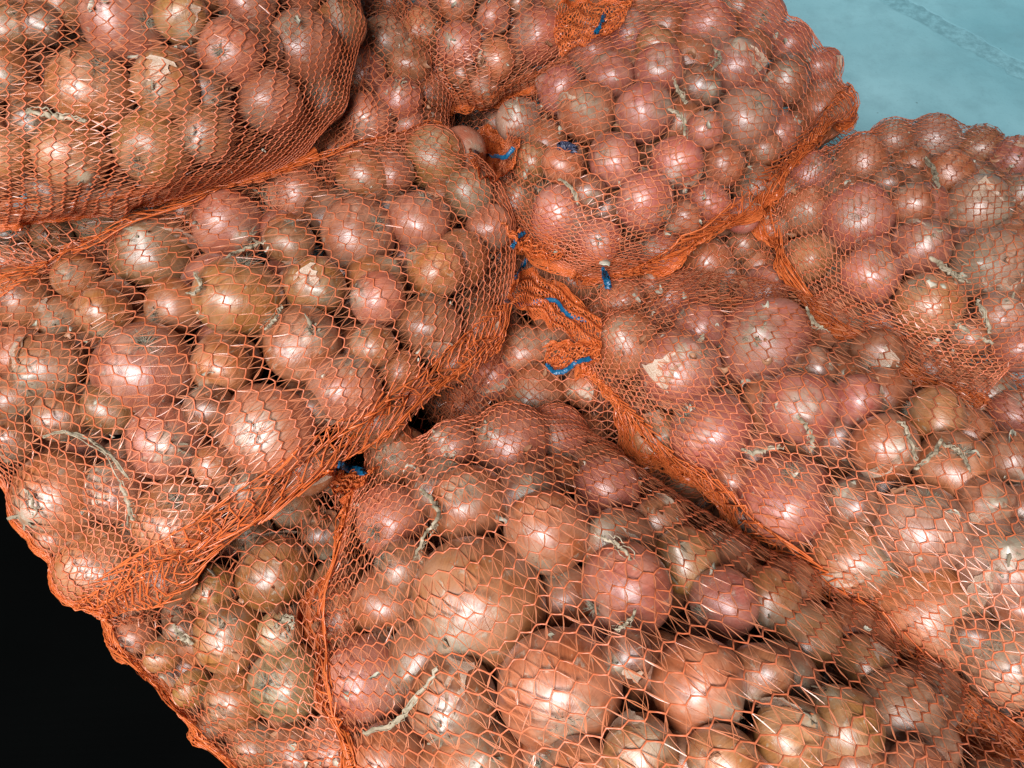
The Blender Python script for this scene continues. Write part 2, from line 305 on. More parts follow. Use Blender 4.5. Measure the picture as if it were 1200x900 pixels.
def quad(t):
    return np.stack([2*(t-.5)*(t-1), 4*t*(1-t), 2*t*(t-.5)], -1)
def patch(S, a, b):
    """control surface at params a (i, knit direction), b (j); squash keeps boundary, adds edge roll"""
    W = np.array([[at(*q) for q in row] for row in S['P']])
    u, v = 2*np.asarray(a)-1, 2*np.asarray(b)-1
    q = S.get('rnd', .15)
    a, b = .5+.5*u*np.sqrt(1-q*v*v), .5+.5*v*np.sqrt(1-q*u*u)      # rounded corners
    A = quad(a); B = quad(b)
    return np.einsum('...i,...j,ijk->...k', A, B, W)
def under(S, X, a, b):
    """underside of a sack: bulges down from the same border"""
    w = (np.clip(16*a*(1-a)*b*(1-b), 0, 1))**.5
    Y = X.copy(); Y[..., 2] = np.maximum(X[..., 2]-S['thick']*1.15*w, .012)
    return Y

# ------------------------------------------------------------------ onions: put every traced onion on its own ray, just inside its sack
ON = []       # dict(c, r, tint, sack, pole)
GN = 61
for k, S in SACKS.items():
    a, b = np.meshgrid(np.linspace(0, 1, GN), np.linspace(0, 1, GN), indexing='ij')
    S['S0'] = patch(S, a, b)
    S['cloud'] = S['S0'].reshape(-1, 3)
for line in T.strip().splitlines():
    sk, rest = line.split(' ', 1); S = SACKS[sk]
    items = [q.split() for q in rest.split(';')]
    for it in items:
        px, py, rp, tn = float(it[0]), float(it[1]), float(it[2]), it[3]
        pole = (float(it[4]), float(it[5])) if len(it) > 4 else None
        d = ray(px, py); d1 = d/np.linalg.norm(d)
        # first crossing with the sack's upper surface
        q = S['cloud']-CAM; tt = q@d1; perp = np.linalg.norm(q-tt[:, None]*d1, axis=1)
        t0 = tt[np.argmin(perp)]
        if perp.min() > .30*rp*t0/FPX+.004: continue
        t = t0-0.01; ok = False
        ang = 1/FPX/np.linalg.norm(d)*1.0
        mine = [o for o in ON if np.linalg.norm(o['c']-(CAM+d1*t0)) < .25]
        Cs = np.array([o['c'] for o in mine]) if mine else np.zeros((0, 3)); Rs = np.array([o['r'] for o in mine])
        hit_t = None
        for _ in range(120):
            c = CAM+d1*t; r = rp*t/FPX*np.linalg.norm([1])/np.linalg.norm(d)*1.02
            dist = np.linalg.norm(S['cloud']-c, axis=1); m = dist.min()
            nearest = S['cloud'][dist.argmin()]
            inside = c[2] < nearest[2]+.002 or (c-nearest)@d1 > 0
            if inside and m >= r*.93:
                if hit_t is None: hit_t = t
                if len(Rs) == 0 or (np.linalg.norm(Cs-c, axis=1) > .80*(Rs+r)).all(): break
                if t > hit_t+.9*r: break
            if t > t0+.14: break
            t += .002
        ON.append(dict(c=c, r=r, tint=tn, sack=sk, pole=pole, traced=True, px=px, py=py, rp=rp))

# fillers: packed below the traced ones through the depth of each sack
Cs = np.array([o['c'] for o in ON]); Rs = np.array([o['r'] for o in ON])
TP = np.array([(*proj(o['c']), o['rp']) for o in ON])
for k, S in SACKS.items():
    n_try = 7000
    a = rng.uniform(.03, .97, n_try); b = rng.uniform(.03, .97, n_try)
    X = patch(S, a, b); Un = under(S, X, a, b)
    r = rng.uniform(.029, .039, n_try)
    BD = np.concatenate([S['S0'][0], S['S0'][-1], S['S0'][:, 0], S['S0'][:, -1]])
    depth = X[:, 2]-Un[:, 2]
    f = rng.uniform(0, 1, n_try)**1.3
    z = X[:, 2]-r*1.35-f*np.maximum(depth-r*2.3, 0)
    order = np.argsort(-z)
    cnt = 0
    for i in order:
        if depth[i] < r[i]*2.2: continue
        c = np.array([X[i, 0], X[i, 1], max(z[i], r[i])])
        if (np.linalg.norm(Cs-c, axis=1) < .84*(Rs+r[i])).any(): continue
        if np.linalg.norm(S['cloud']-c, axis=1).min() < r[i]*.98: continue
        if np.hypot(BD[:, 0]-c[0], BD[:, 1]-c[1]).min() < r[i]*.85: continue
        qx, qy, qw = proj(c); rp_ = r[i]*FPX/qw
        if ((np.hypot(TP[:, 0]-qx, TP[:, 1]-qy) < TP[:, 3]*.85+rp_*.55) & (qw < TP[:, 2])).any(): continue
        ON.append(dict(c=c, r=r[i], tint='dctcp'[rng.integers(5)], sack=k, pole=None, traced=False))
        Cs = np.vstack([Cs, c]); Rs = np.append(Rs, r[i]); cnt += 1
print('onions', len(ON), 'traced', sum(o['traced'] for o in ON))

# ------------------------------------------------------------------ onion meshes
def bulb_verts(seed, ns=36, nr=22):
    R = np.random.default_rng(seed)
    squash = R.uniform(.82, .96); shoulder = R.uniform(-.05, .10); asym = R.uniform(.0, .12)
    lob = [(R.integers(2, 5), R.uniform(0, 6.28), R.uniform(.010, .030)) for _ in range(3)]
    ph = np.linspace(0.0, math.pi, nr)
    th = np.arange(ns)*2*math.pi/ns
    PH, TH = np.meshgrid(ph, th, indexing='ij')
    rr = np.ones_like(PH)
    for m, p0, am in lob: rr += am*np.cos(m*TH+p0)*np.sin(PH)**2
    x = rr*np.sin(PH)*np.cos(TH); y = rr*np.sin(PH)*np.sin(TH); z = np.cos(PH)*squash
    # neck: pull up to a short point; root plate: slight dimple
    top = np.exp(-((PH)/.30)**2); z = z+top*R.uniform(.08, .26)
    bot = np.exp(-((math.pi-PH)/.26)**2); z = z+bot*R.uniform(.02, .07)
    s = 1+shoulder*np.cos(PH)*np.sin(PH); x *= s; y *= s
    x += asym*z*z
    V = np.stack([x, y, z], -1)
    V += 0.006*np.sin(V[..., [1, 2, 0]]*R.uniform(3, 6)+R.uniform(0, 6, 3))*np.sin(PH)[..., None]
    V = V.reshape(-1, 3)
    i, j = np.meshgrid(np.arange(nr-1), np.arange(ns), indexing='ij'); j2 = (j+1) % ns
    F = np.stack([i*ns+j, (i+1)*ns+j, (i+1)*ns+j2, i*ns+j2], -1).reshape(-1, 4)
    return V, F
def set_lc(me, L):
    at_ = me.attributes.new('lc', 'FLOAT_VECTOR', 'POINT'); at_.data.foreach_set('vector', np.asarray(L, np.float32).ravel())
BULB = []
for s in range(12):
    V, F = bulb_verts(100+s); me = new_mesh('onion_bulb', V, F)
    set_lc(me, V); me.materials.append(M_ONION); BULB.append(me)

def wisps(seed, n, length, spread, r0, curl, up=1, base=.03):
    """bundle of thin tapering strands from the pole"""
    R = np.random.default_rng(seed); m = 5
    t = np.linspace(0, 1, m)
    az = R.uniform(0, 6.28, n); sp = spread*R.uniform(.3, 1, n); L = length*R.uniform(.45, 1, n)
    P = np.zeros((n, m, 3))
    bx = base*R.uniform(0, 1, n)
    for d, f in ((0, np.cos), (1, np.sin)):
        P[:, :, d] = f(az)[:, None]*(bx[:, None]+sp[:, None]*L[:, None]*t[None]**1.4)+curl*L[:, None]*np.sin(t[None]*R.uniform(2, 5, (n, 1))+R.uniform(0, 6, (n, 1)))*t[None]*.5
    P[:, :, 2] = (L*np.sqrt(np.maximum(1-sp**2*.6, .05)))[:, None]*t[None]
    N = R.normal(size=(n, 1, 3)).repeat(m, 1)
    V, F = tubes(P, N, r0*(1-.75*t)[None], 3)
    V[:, 2] *= up
    return V, F
ROOTS = []; NECKS = []; FLAKES = []
for s in range(5):
    A = Acc(); V, F = wisps(300+s, 60, .26, 1.35, .012, .45, -1, .13); V[:, 2] = V[:, 2]*.7-.83; A.add(V, F)
    me = A.mesh('root_tuft'); me.materials.append(M_ROOT); ROOTS.append(me)
def tape(P, N, w, seed=0, cr=1.):
    """thin crinkled papery strip with real thickness. P (m,3)"""
    R = np.random.default_rng(seed)
    m = len(P); Tn = np.gradient(P, axis=0); Tn /= np.linalg.norm(Tn, axis=1, keepdims=True)+1e-9
    N = N-(N*Tn).sum(1, keepdims=True)*Tn; N /= np.linalg.norm(N, axis=1, keepdims=True)+1e-9
    B = np.cross(Tn, N); cs = np.linspace(-1, 1, 5)
    fold = R.normal(0, .32*cr, (m, 5)); fold[:, 2] += .35
    w = np.broadcast_to(np.asarray(w, float), (m,))
    top = P[:, None]+B[:, None]*(cs[None, :, None]*w[:, None, None]*(1+.18*cr*R.normal(size=(m, 1, 1))))+N[:, None]*(fold*w[:, None])[..., None]
    V = np.concatenate([top.reshape(-1, 3), (top-N[:, None]*w.max()*.10).reshape(-1, 3)])
    i, j = np.meshgrid(np.arange(m-1), np.arange(4), indexing='ij'); b = i*5+j; k = m*5
    F = [np.stack([b, b+1, b+6, b+5], -1).reshape(-1, 4), np.stack([k+b, k+b+5, k+b+6, k+b+1], -1).reshape(-1, 4)]
    i = np.arange(m-1)
    F.append(np.stack([i*5, i*5+5, k+i*5+5, k+i*5], -1)); F.append(np.stack([i*5+4, k+i*5+4, k+i*5+9, i*5+9], -1))
    return V, np.concatenate(F)
for s in range(6):
    R = np.random.default_rng(400+s); A = Acc()
    for q in range(R.integers(3, 6)):
        t = np.linspace(0, 1, 8); az = R.uniform(0, 6.28); L = R.uniform(.18, .42)
        bend = R.uniform(.3, 1.1)
        P = np.stack([np.cos(az)*(.05+bend*L*t**1.6), np.sin(az)*(.05+bend*L*t**1.6), .90+L*t*(1-.45*t)], -1)+R.normal(0, .012, (8, 3))
        V, F = tape(P, np.tile([np.cos(az)*.3, np.sin(az)*.3, 1.], (8, 1)), .055*(1-.7*t)+.008, 500+s*10+q); A.add(V, F)
    me = A.mesh('dry_neck'); me.materials.append(M_STALK); NECKS.append(me)
for s in range(6):
    R = np.random.default_rng(600+s)
    n1, n2 = 12, 9
    th0 = R.uniform(0, 6.28); a, b = np.meshgrid(np.linspace(0, 1, n1), np.linspace(0, 1, n2), indexing='ij')
    wid = R.uniform(.5, .95)
    edge = 1-.5*np.abs(np.sin(a*math.pi*R.uniform(1.5, 3)+R.uniform(0, 3)))*.6
    ph = .35+a*R.uniform(.7, 1.3)+.06*R.normal(size=a.shape)*0
    th = th0+(b-.5)*wid*edge*(1+.12*R.normal(size=(n1, 1)))
    lift = 1.012+.10*(np.abs(b-.5)*2)**3*R.uniform(.3, 1)+.07*(a**4)+.008*R.normal(size=a.shape)
    sq = .93
    V = np.stack([np.sin(ph)*np.cos(th), np.sin(ph)*np.sin(th), np.cos(ph)*sq], -1)*lift[..., None]
    Vt = V.reshape(-1, 3); Vb = (V*.993).reshape(-1, 3); k = n1*n2
    i, j = np.meshgrid(np.arange(n1-1), np.arange(n2-1), indexing='ij'); q = i*n2+j
    F = np.concatenate([np.stack([q, q+n2, q+n2+1, q+1], -1).reshape(-1, 4), np.stack([k+q, k+q+1, k+q+n2+1, k+q+n2], -1).reshape(-1, 4)])
    me = new_mesh('loose_skin', np.concatenate([Vt, Vb]), F); me.materials.append(M_FLAKE); FLAKES.append(me)

def rot_from_pole(z, spin):
    z = Vector(z).normalized(); q = z.to_track_quat('Z', 'Y'); return (q.to_matrix() @ Matrix.Rotation(spin, 3, 'Z'))

# ------------------------------------------------------------------ shape of the nets: taut over the onions
AC = np.array([o['c'] for o in ON]); AR = np.array([o['r']*1.035 for o in ON]); ASK = np.array([o['sack'] for o in ON])
def push(X, C_, R_, pad=.0012):
    """move points out of the spheres"""
    sh = X.shape; Y = X.reshape(-1, 3)
    for s in range(0, len(Y), 4000):
        y = Y[s:s+4000]
        d2 = (y*y).sum(1)[:, None]+(C_*C_).sum(1)[None]-2*y@C_.T
        rr = R_+pad
        pen = rr[None]-np.sqrt(np.maximum(d2, 1e-10)); k = pen.argmax(1); p = pen[np.arange(len(y)), k]
        m = p > 0
        if m.any():
            v = y[m]-C_[k[m]]; y[m] += v/np.linalg.norm(v, axis=1, keepdims=True)*p[m][:, None]
    return Y.reshape(sh)
def bil(Xg, a, b):
    n, m = Xg.shape[:2]
    x = np.clip(a, 0, 1)*(n-1); y = np.clip(b, 0, 1)*(m-1)
    i = np.minimum(x.astype(int), n-2); j = np.minimum(y.astype(int), m-2); fx = (x-i)[..., None]; fy = (y-j)[..., None]
    return Xg[i, j]*(1-fx)*(1-fy)+Xg[i+1, j]*fx*(1-fy)+Xg[i, j+1]*(1-fx)*fy+Xg[i+1, j+1]*fx*fy
def smooth_noise(shape, n, amp):
    q = rng.normal(0, amp, (n, n, 1)); a, b = np.meshgrid(np.linspace(0, 1, shape[0]), np.linspace(0, 1, shape[1]), indexing='ij')
    return bil(q, a, b)[..., 0]
def remap(s, k): return s-k*np.sin(2*math.pi*s)/(2*math.pi)
def normals(X):
    du = np.gradient(X, axis=0); dv = np.gradient(X, axis=1); N = np.cross(du, dv)
    N /= np.linalg.norm(N, axis=2, keepdims=True)+1e-12
    if N[..., 2].mean() < 0: N = -N
    return N
for k, S in SACKS.items():
    low = S.get('low')
    L = .5; GI, GJ = 84, 84
    a, b = np.meshgrid(np.linspace(0, 1, GI), np.linspace(0, 1, GJ), indexing='ij')
    X = patch(S, a, b); X0 = X.copy()
    lo, hi = X.reshape(-1, 3).min(0)-.06, X.reshape(-1, 3).max(0)+.06
    box = ((AC > lo) & (AC < hi)).all(1); own = box & (ASK == k)
    fo = np.where(box & (ASK != k))[0]; S0 = X0.reshape(-1, 3)
    keep = [q for q in fo if (lambda p: AC[q][2] < p[2]-.012 and np.hypot(*(AC[q]-p)[:2]) < .02)(S0[np.hypot(S0[:, 0]-AC[q][0], S0[:, 1]-AC[q][1]).argmin()])]
    own[keep] = True
    Cc, Rr = AC[own], AR[own]
    # scalloped border: pushed out where onions bulge against it, drawn in between them
    oc, orr = AC[ASK == k], AR[ASK == k]; X1 = X.copy()
    for e in range(4):
        sl = [(0, slice(None)), (-1, slice(None)), (slice(None), 0), (slice(None), -1)][e]
        sl9 = [(9, slice(None)), (-10, slice(None)), (slice(None), 9), (slice(None), -10)][e]
        E = X1[sl].copy(); d = X1[sl9]-E; d[:, 2] *= .3; d /= np.linalg.norm(d, axis=1, keepdims=True)+1e-9; mv = np.zeros(len(E))
        def hgap():
            p = E+d*mv[:, None]; g_ = np.hypot(p[:, None, 0]-oc[None, :, 0], p[:, None, 1]-oc[None, :, 1])-orr[None]
            up = oc[None, :, 2] > p[:, None, 2]-orr[None]*1.1
            g_ = np.where(up, g_, 1.); return g_.min(1), g_.argmin(1)
        for _ in range(14):
            g_, _k = hgap(); mv -= np.where(g_ < .001, .003, 0)
        for _ in range(10):
            g_, _k = hgap(); mv += np.where(g_ > .005, .003, 0)
        mv = np.clip(mv, -.042, .016)
        for _ in range(2): mv[1:-1] = .5*mv[1:-1]+.25*(mv[2:]+mv[:-2])
        g_, kk_ = hgap(); E = E+d*mv[:, None]
        lowz = np.where(g_ < .012, np.minimum(E[:, 2], oc[kk_, 2]-.2*orr[kk_]), E[:, 2])
        for _ in range(3): lowz[1:-1] = .5*lowz[1:-1]+.25*(lowz[2:]+lowz[:-2])
        E[:, 2] = lowz; X[sl] = E
    X0 = X.copy()
    for it in range(46):
        Xn = X.copy()
        Xn[1:-1, 1:-1] = X[1:-1, 1:-1]*.25+.1875*(X[2:, 1:-1]+X[:-2, 1:-1]+X[1:-1, 2:]+X[1:-1, :-2])
        if it > 6:
            e = .30
            Xn[0, 1:-1] = X[0, 1:-1]*(1-e)+e*(.35*X0[0, 1:-1]+.65*X[1, 1:-1]); Xn[-1, 1:-1] = X[-1, 1:-1]*(1-e)+e*(.35*X0[-1, 1:-1]+.65*X[-2, 1:-1])
            Xn[1:-1, 0] = X[1:-1, 0]*(1-e)+e*(.35*X0[1:-1, 0]+.65*X[1:-1, 1]); Xn[1:-1, -1] = X[1:-1, -1]*(1-e)+e*(.35*X0[1:-1, -1]+.65*X[1:-1, -2])
        X = push(Xn, Cc, Rr, .0012)
    S['X'] = X; S['X0'] = X0; S['Cc'] = Cc; S['Rr'] = Rr; S['ab'] = (a, b)
def bare(o):
    S = SACKS[o['sack']]; v = (CAM-o['c']); v /= np.linalg.norm(v); q = S['X'].reshape(-1, 3)
    tops = [o['c']+o['r']*w/np.linalg.norm(w) for w in (v, v+[.7, 0, 0], v-[.7, 0, 0], v+[0, .7, 0], v-[0, .7, 0])]
    for t in tops:
        e = CAM-t; e /= np.linalg.norm(e); w = q-t; h = w@e
        if (np.linalg.norm(w-h[:, None]*e, axis=1) < .009).sum() == 0: return True
    return False
flag = [bare(o) for o in ON]
print('bare', sum(flag), [ (o['sack'], o.get('px'), o.get('py')) for o, f in zip(ON, flag) if f and o['traced']])
ON = [o for o, f in zip(ON, flag) if not f or o['sack'] in ('lowfront', 'lowtop', 'lowback')]

# choose which fillers become things of their own: those least buried as seen by the camera
def exposure(o, others_c, others_r):
    """rough share of the disc not covered by other onions"""
    c = o['c']; v = c-CAM; L = np.linalg.norm(v); v = v/L
    q = others_c-CAM; t = q@v
    near = t < L-.004
    u1 = np.cross(v, [0, 0, 1.]); u1 /= np.linalg.norm(u1); u2 = np.cross(u1, v)
    free = 0
    pts = [(0, 0)]+[(math.cos(a)*k, math.sin(a)*k) for k in (.5, .85) for a in np.arange(8)*math.pi/4]
    for x, y in pts:
        p = c+(u1*x+u2*y)*o['r']; w = p-CAM; lw = np.linalg.norm(w); w = w/lw
        tt = q@w; pd = np.linalg.norm(q-tt[:, None]*w, axis=1)
        if not ((pd < others_r*.99) & (tt < lw-.002) & near).any(): free += 1
    return free/len(pts)
AC = np.array([o['c'] for o in ON]); AR = np.array([o['r'] for o in ON])
for o in ON:
    x, y, w = proj(o['c']); o['sx'], o['sy'], o['sr'] = x, y, o['r']*FPX/w
    inside = -o['sr'] < x < 1200+o['sr'] and -o['sr'] < y < 900+o['sr']
    o['vis'] = exposure(o, AC, AR)*o['sr']**2 if inside else 0
    if o['traced']: o['vis'] += 60
ON.sort(key=lambda o: -o['vis'])
things = [o for o in ON[:330] if o['vis'] > 120][:300]
ids = set(id(o) for o in things); rest = [o for o in ON if id(o) not in ids]
print('things', len(things), 'rest', len(rest), 'traced in rest', sum(o['traced'] for o in rest), 'fill vis in rest', [round(o['vis']) for o in rest[:5]])

# labels: row and place in the row within its sack, plus colour and size
ORD = ['first', 'second', 'third', 'fourth', 'fifth', 'sixth', 'seventh', 'eighth', 'ninth', 'tenth', 'eleventh', 'twelfth', 'thirteenth', 'fourteenth', 'fifteenth', 'sixteenth']
for k, S in SACKS.items():
    mine = [o for o in things if o['sack'] == k]
    if not mine: continue
    med = np.median([o['sr'] for o in mine]); mine.sort(key=lambda o: o['sy'])
    rows = []; 
    for o in mine:
        if rows and o['sy']-rows[-1][0]['sy'] < med*1.35: rows[-1].append(o)
        else: rows.append([o])
    for ri, row in enumerate(rows):
        row.sort(key=lambda o: o['sx'])
        for ci, o in enumerate(row):
            sz = 'large ' if o['sr'] > med*1.25 else ('small ' if o['sr'] < med*.8 else '')
            pos = 'leftmost' if ci == 0 else ('rightmost' if ci == len(row)-1 else ORD[ci]+' from left')
            rw = 'top row' if ri == 0 else ('bottom row' if ri == len(rows)-1 else ORD[ri]+' row')
            if len(rows) == 1: rw = 'only row'
            if len(row) == 1: pos = 'alone'
            o['label'] = f"{sz}{TWORD[o['tint']]} onion, {pos} in the {rw} of the {S['nm']}"
    S['n'] = len(mine)

R = np.random.default_rng(5)
# the batches differ: more golden skins in the left sacks, pinker ones in the right sacks
KIN = {'topleft': (.95, 1.10, .88), 'left': (.97, 1.08, .92), 'frontleft': (.93, 1.10, .82), 'lowleft': (.9, 1.05, .8),
       'back': (1.04, 1.02, 1.16), 'right': (1.03, 1.04, 1.18), 'frontright': (1.04, 1.02, 1.14), 'front': (1.02, 1.04, 1.05)}
def build_onion(o, idx):
    V = BULB[idx % len(BULB)]
    if o['pole'] is not None:
        dx, dy = o['pole']; m = math.hypot(dx, dy); k = math.sqrt(max(1-m*m, 0))
        view = (CAM-o['c'])/np.linalg.norm(CAM-o['c'])
        rt = np.cross(-view, UP); rt /= np.linalg.norm(rt); up2 = np.cross(rt, -view)
        z = view*k+rt*dx-up2*dy
        root_end = True
    else:
        z = R.normal(size=3); z /= np.linalg.norm(z); root_end = False
        if R.uniform() < .55:
            v = (CAM-o['c'])/np.linalg.norm(CAM-o['c']); z = z+v*R.uniform(.6, 1.6); z /= np.linalg.norm(z); root_end = R.uniform() < .5
    ob = bpy.data.objects.new('onion', V); COL.objects.link(ob)
    M = rot_from_pole(-z if (root_end and idx % 4) else z, R.uniform(0, 6.28)).to_4x4()
    s = o['r']*1.03
    ob.matrix_world = Matrix.Translation(Vector(o['c'])) @ M @ Matrix.Diagonal((s, s, s, 1))
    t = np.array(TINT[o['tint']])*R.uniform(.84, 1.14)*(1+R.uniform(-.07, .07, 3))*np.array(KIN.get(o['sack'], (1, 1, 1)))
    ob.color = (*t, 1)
    ob['label'] = o['label']; ob['category'] = 'onion'; ob['group'] = 'onions in the '+SACKS[o['sack']]['nm']
    def part(name, me):
        c = bpy.data.objects.new(name, me); COL.objects.link(c); c.parent = ob; return c
    part('root_tuft', ROOTS[R.integers(5)])
    if R.uniform() < .75: part('dry_neck', NECKS[R.integers(6)])
    if R.uniform() < (.75 if o['tint'] in 'gyt' else .45): part('loose_skin', FLAKES[R.integers(6)])
for i, o in enumerate(things): build_onion(o, i)

# the buried rest as one mesh
lowV = [bulb_verts(100+s, 18, 12) for s in range(6)]
VV, FF, LC, TT = [], [], [], []; n = 0
for i, o in enumerate(rest):
    V, F = lowV[i % 6]; z = R.normal(size=3); Mx = np.array(rot_from_pole(z, R.uniform(0, 6.28)))
    VV.append((V@Mx.T)*o['r']*.98+o['c']); FF.append(F+n); LC.append(V); n += len(V)
    t = np.array(TINT[o['tint']])*R.uniform(.8, 1.1); TT.append(np.tile([*t, R.uniform()], (len(V), 1)))
me = new_mesh('buried_onions', np.concatenate(VV), np.concatenate(FF)); set_lc(me, np.concatenate(LC))
ca = me.attributes.new('tint', 'FLOAT_COLOR', 'POINT'); ca.data.foreach_set('color', np.concatenate(TT).astype(np.float32).ravel())
obj('buried_onions', me, M_ONION_S, kind='stuff', label='many more onions packed deeper inside the net sacks', category='onions')

# ------------------------------------------------------------------ nets
def knit(A, Xg, Cc, Rr, dens_i=.0066, dens_j=.0142, rc=.00078, rf=.00027, ki=.25, kj=.30, zig=.135, extra=5, collide=True, amp=1.):
    """Raschel knit: zigzag chains along i, flat tapes between chains"""
    Ng = normals(Xg)
    Li = np.linalg.norm(np.diff(Xg, axis=0), axis=2).sum(0).mean(); Lj = np.linalg.norm(np.diff(Xg, axis=1), axis=2).sum(1).mean()
    nj = max(int(Lj/dens_j), 6); ni = max(int(Li/dens_i), 8)
    I, J = np.meshgrid(np.arange(ni+1), np.arange(nj+1), indexing='ij')
    par = np.where((I+J*0) % 2 == 0, 1, -1)
    z = zig*par*(1+.15*rng.normal(size=I.shape))
    a0 = I/ni+rng.normal(0, .05/ni, I.shape); b0 = (J+.0)/nj
    wa = smooth_noise(I.shape, 9, .35*amp/ni*1.6); wb = smooth_noise(I.shape, 9, .45*amp/nj)
    fade = np.clip(np.minimum(b0, 1-b0)*6, 0, 1)
    a_ = remap(np.clip(a0+wa, 0, 1), ki); b_ = remap(np.clip(b0+wb*fade+z/nj, 0, 1), kj)
    def pos(a, b):
        p = bil(Xg, a, b); nn = bil(Ng, a, b)
        if collide: p = push(p, Cc, Rr, rc)
        return p, nn
    # chains with a midpoint between nodes
    am = np.zeros((2*ni+1, nj+1)); bm = am.copy()
    am[::2], bm[::2] = a_, b_; am[1::2] = (a_[1:]+a_[:-1])/2; bm[1::2] = (b_[1:]+b_[:-1])/2
    P, N = pos(am, bm)
    P = P+rng.normal(0, .00022, P.shape)
    thick = rc*(1+.35*np.where(np.arange(2*ni+1) % 2 == 0, 1., -.3))[None]*np.ones((nj+1, 1))
    V, F = tubes(P.transpose(1, 0, 2), N.transpose(1, 0, 2), thick, 4, .7); A.add(V, F, 0)
    # tapes
    def cross(ia, ja, ib, jb, r, tw, npt=4):
        t = np.linspace(0, 1, npt)[None]; bow = rng.normal(0, .12/ni, (len(ia), 1))*np.sin(t*math.pi)
        aa = a_[ia, ja][:, None]*(1-t)+a_[ib, jb][:, None]*t+bow; bb = b_[ia, ja][:, None]*(1-t)+b_[ib, jb][:, None]*t
        p, nn = pos(aa, bb)
        p = p-nn*.0004
        nn = nn+rng.normal(0, tw, (len(p), 1, 3))+rng.normal(0, .3, (len(p), npt, 3))
        w = r*(rng.uniform(.6, 1.35, (len(p), 1)))*(.8+.4*np.sin(t*math.pi))
        V, F = tubes(p, nn, w, 2); A.add(V, F, 1)
    Ii, Jj = np.meshgrid(np.arange(1, ni), np.arange(nj), indexing='ij'); Ii = Ii.ravel(); Jj = Jj.ravel()
    right = par[Ii, Jj] > 0
    I1, J1 = Ii[right], Jj[right]
    cross(I1, J1, I1-1, J1+1, rf, .3); cross(I1, J1, I1+1, J1+1, rf, .3)
    for e in range(extra):
        sel = rng.uniform(size=len(I1)) < .85
        cross(I1[sel], J1[sel], np.clip(I1[sel]+rng.choice([-2, -1, 0, 1, 2], sel.sum(), p=[.12, .28, .20, .28, .12]), 0, ni), J1[sel]+1, rf*.9, .6, 3)
    sel = ~right
    cross(Ii[sel], Jj[sel], Ii[sel], Jj[sel]+1, rf*.6, .5)
def fuzz_band(A, path, nrm, width, strands=30, m=0, lift=.3):
    """crumpled seam: a rope of many tangled knit threads plus zigzag cross threads. path (n,3)"""
    L = np.linalg.norm(np.diff(path, axis=0), axis=1).sum(); n = max(int(L/.0045), 12)
    s = np.linspace(0, 1, n); P0 = np.stack([np.interp(s, np.linspace(0, 1, len(path)), path[:, d]) for d in range(3)], -1)
    N0 = np.stack([np.interp(s, np.linspace(0, 1, len(path)), nrm[:, d]) for d in range(3)], -1)
    T0 = np.gradient(P0, axis=0); T0 /= np.linalg.norm(T0, axis=1, keepdims=True)
    B0 = np.cross(T0, N0); B0 /= np.linalg.norm(B0, axis=1, keepdims=True)
    kn = max(int(L/.022), 5)
    wv = width*np.interp(s, np.linspace(0, 1, kn), rng.uniform(.75, 1.25, kn))
    P = []
    for q in range(strands):
        ka = rng.normal(0, .42, kn); kb = rng.normal(0, .30, kn)+.15
        ka += np.clip(rng.normal(0, .35), -.7, .7)
        oa = np.interp(s, np.linspace(0, 1, kn), ka)+rng.normal(0, .07, n); ob = np.interp(s, np.linspace(0, 1, kn), kb)+rng.normal(0, .05, n)
        P.append(P0+B0*(oa*wv)[:, None]+N0*(ob*wv*lift*1.6)[:, None])
    P = np.array(P); Nn = np.tile(N0, (strands, 1, 1))
    V, F = tubes(P, Nn, rng.uniform(.0004, .0009, (strands, 1)), 3); A.add(V, F, m)
    # short cross threads
    c = int(n*9); i0 = rng.integers(0, n-1, c); q1 = rng.integers(0, strands, c); q2 = rng.integers(0, strands, c); i1 = np.clip(i0+rng.integers(-2, 3, c), 0, n-1)
    t = np.linspace(0, 1, 3)[None, :, None]
    Q = P[q1, i0][:, None]*(1-t)+P[q2, i1][:, None]*t; Q[:, 1] += rng.normal(0, .0008, (c, 3))
    V, F = tubes(Q, rng.normal(size=(c, 1, 3)).repeat(3, 1), rng.uniform(.0004, .0009, (c, 1)), 2); A.add(V, F, m)

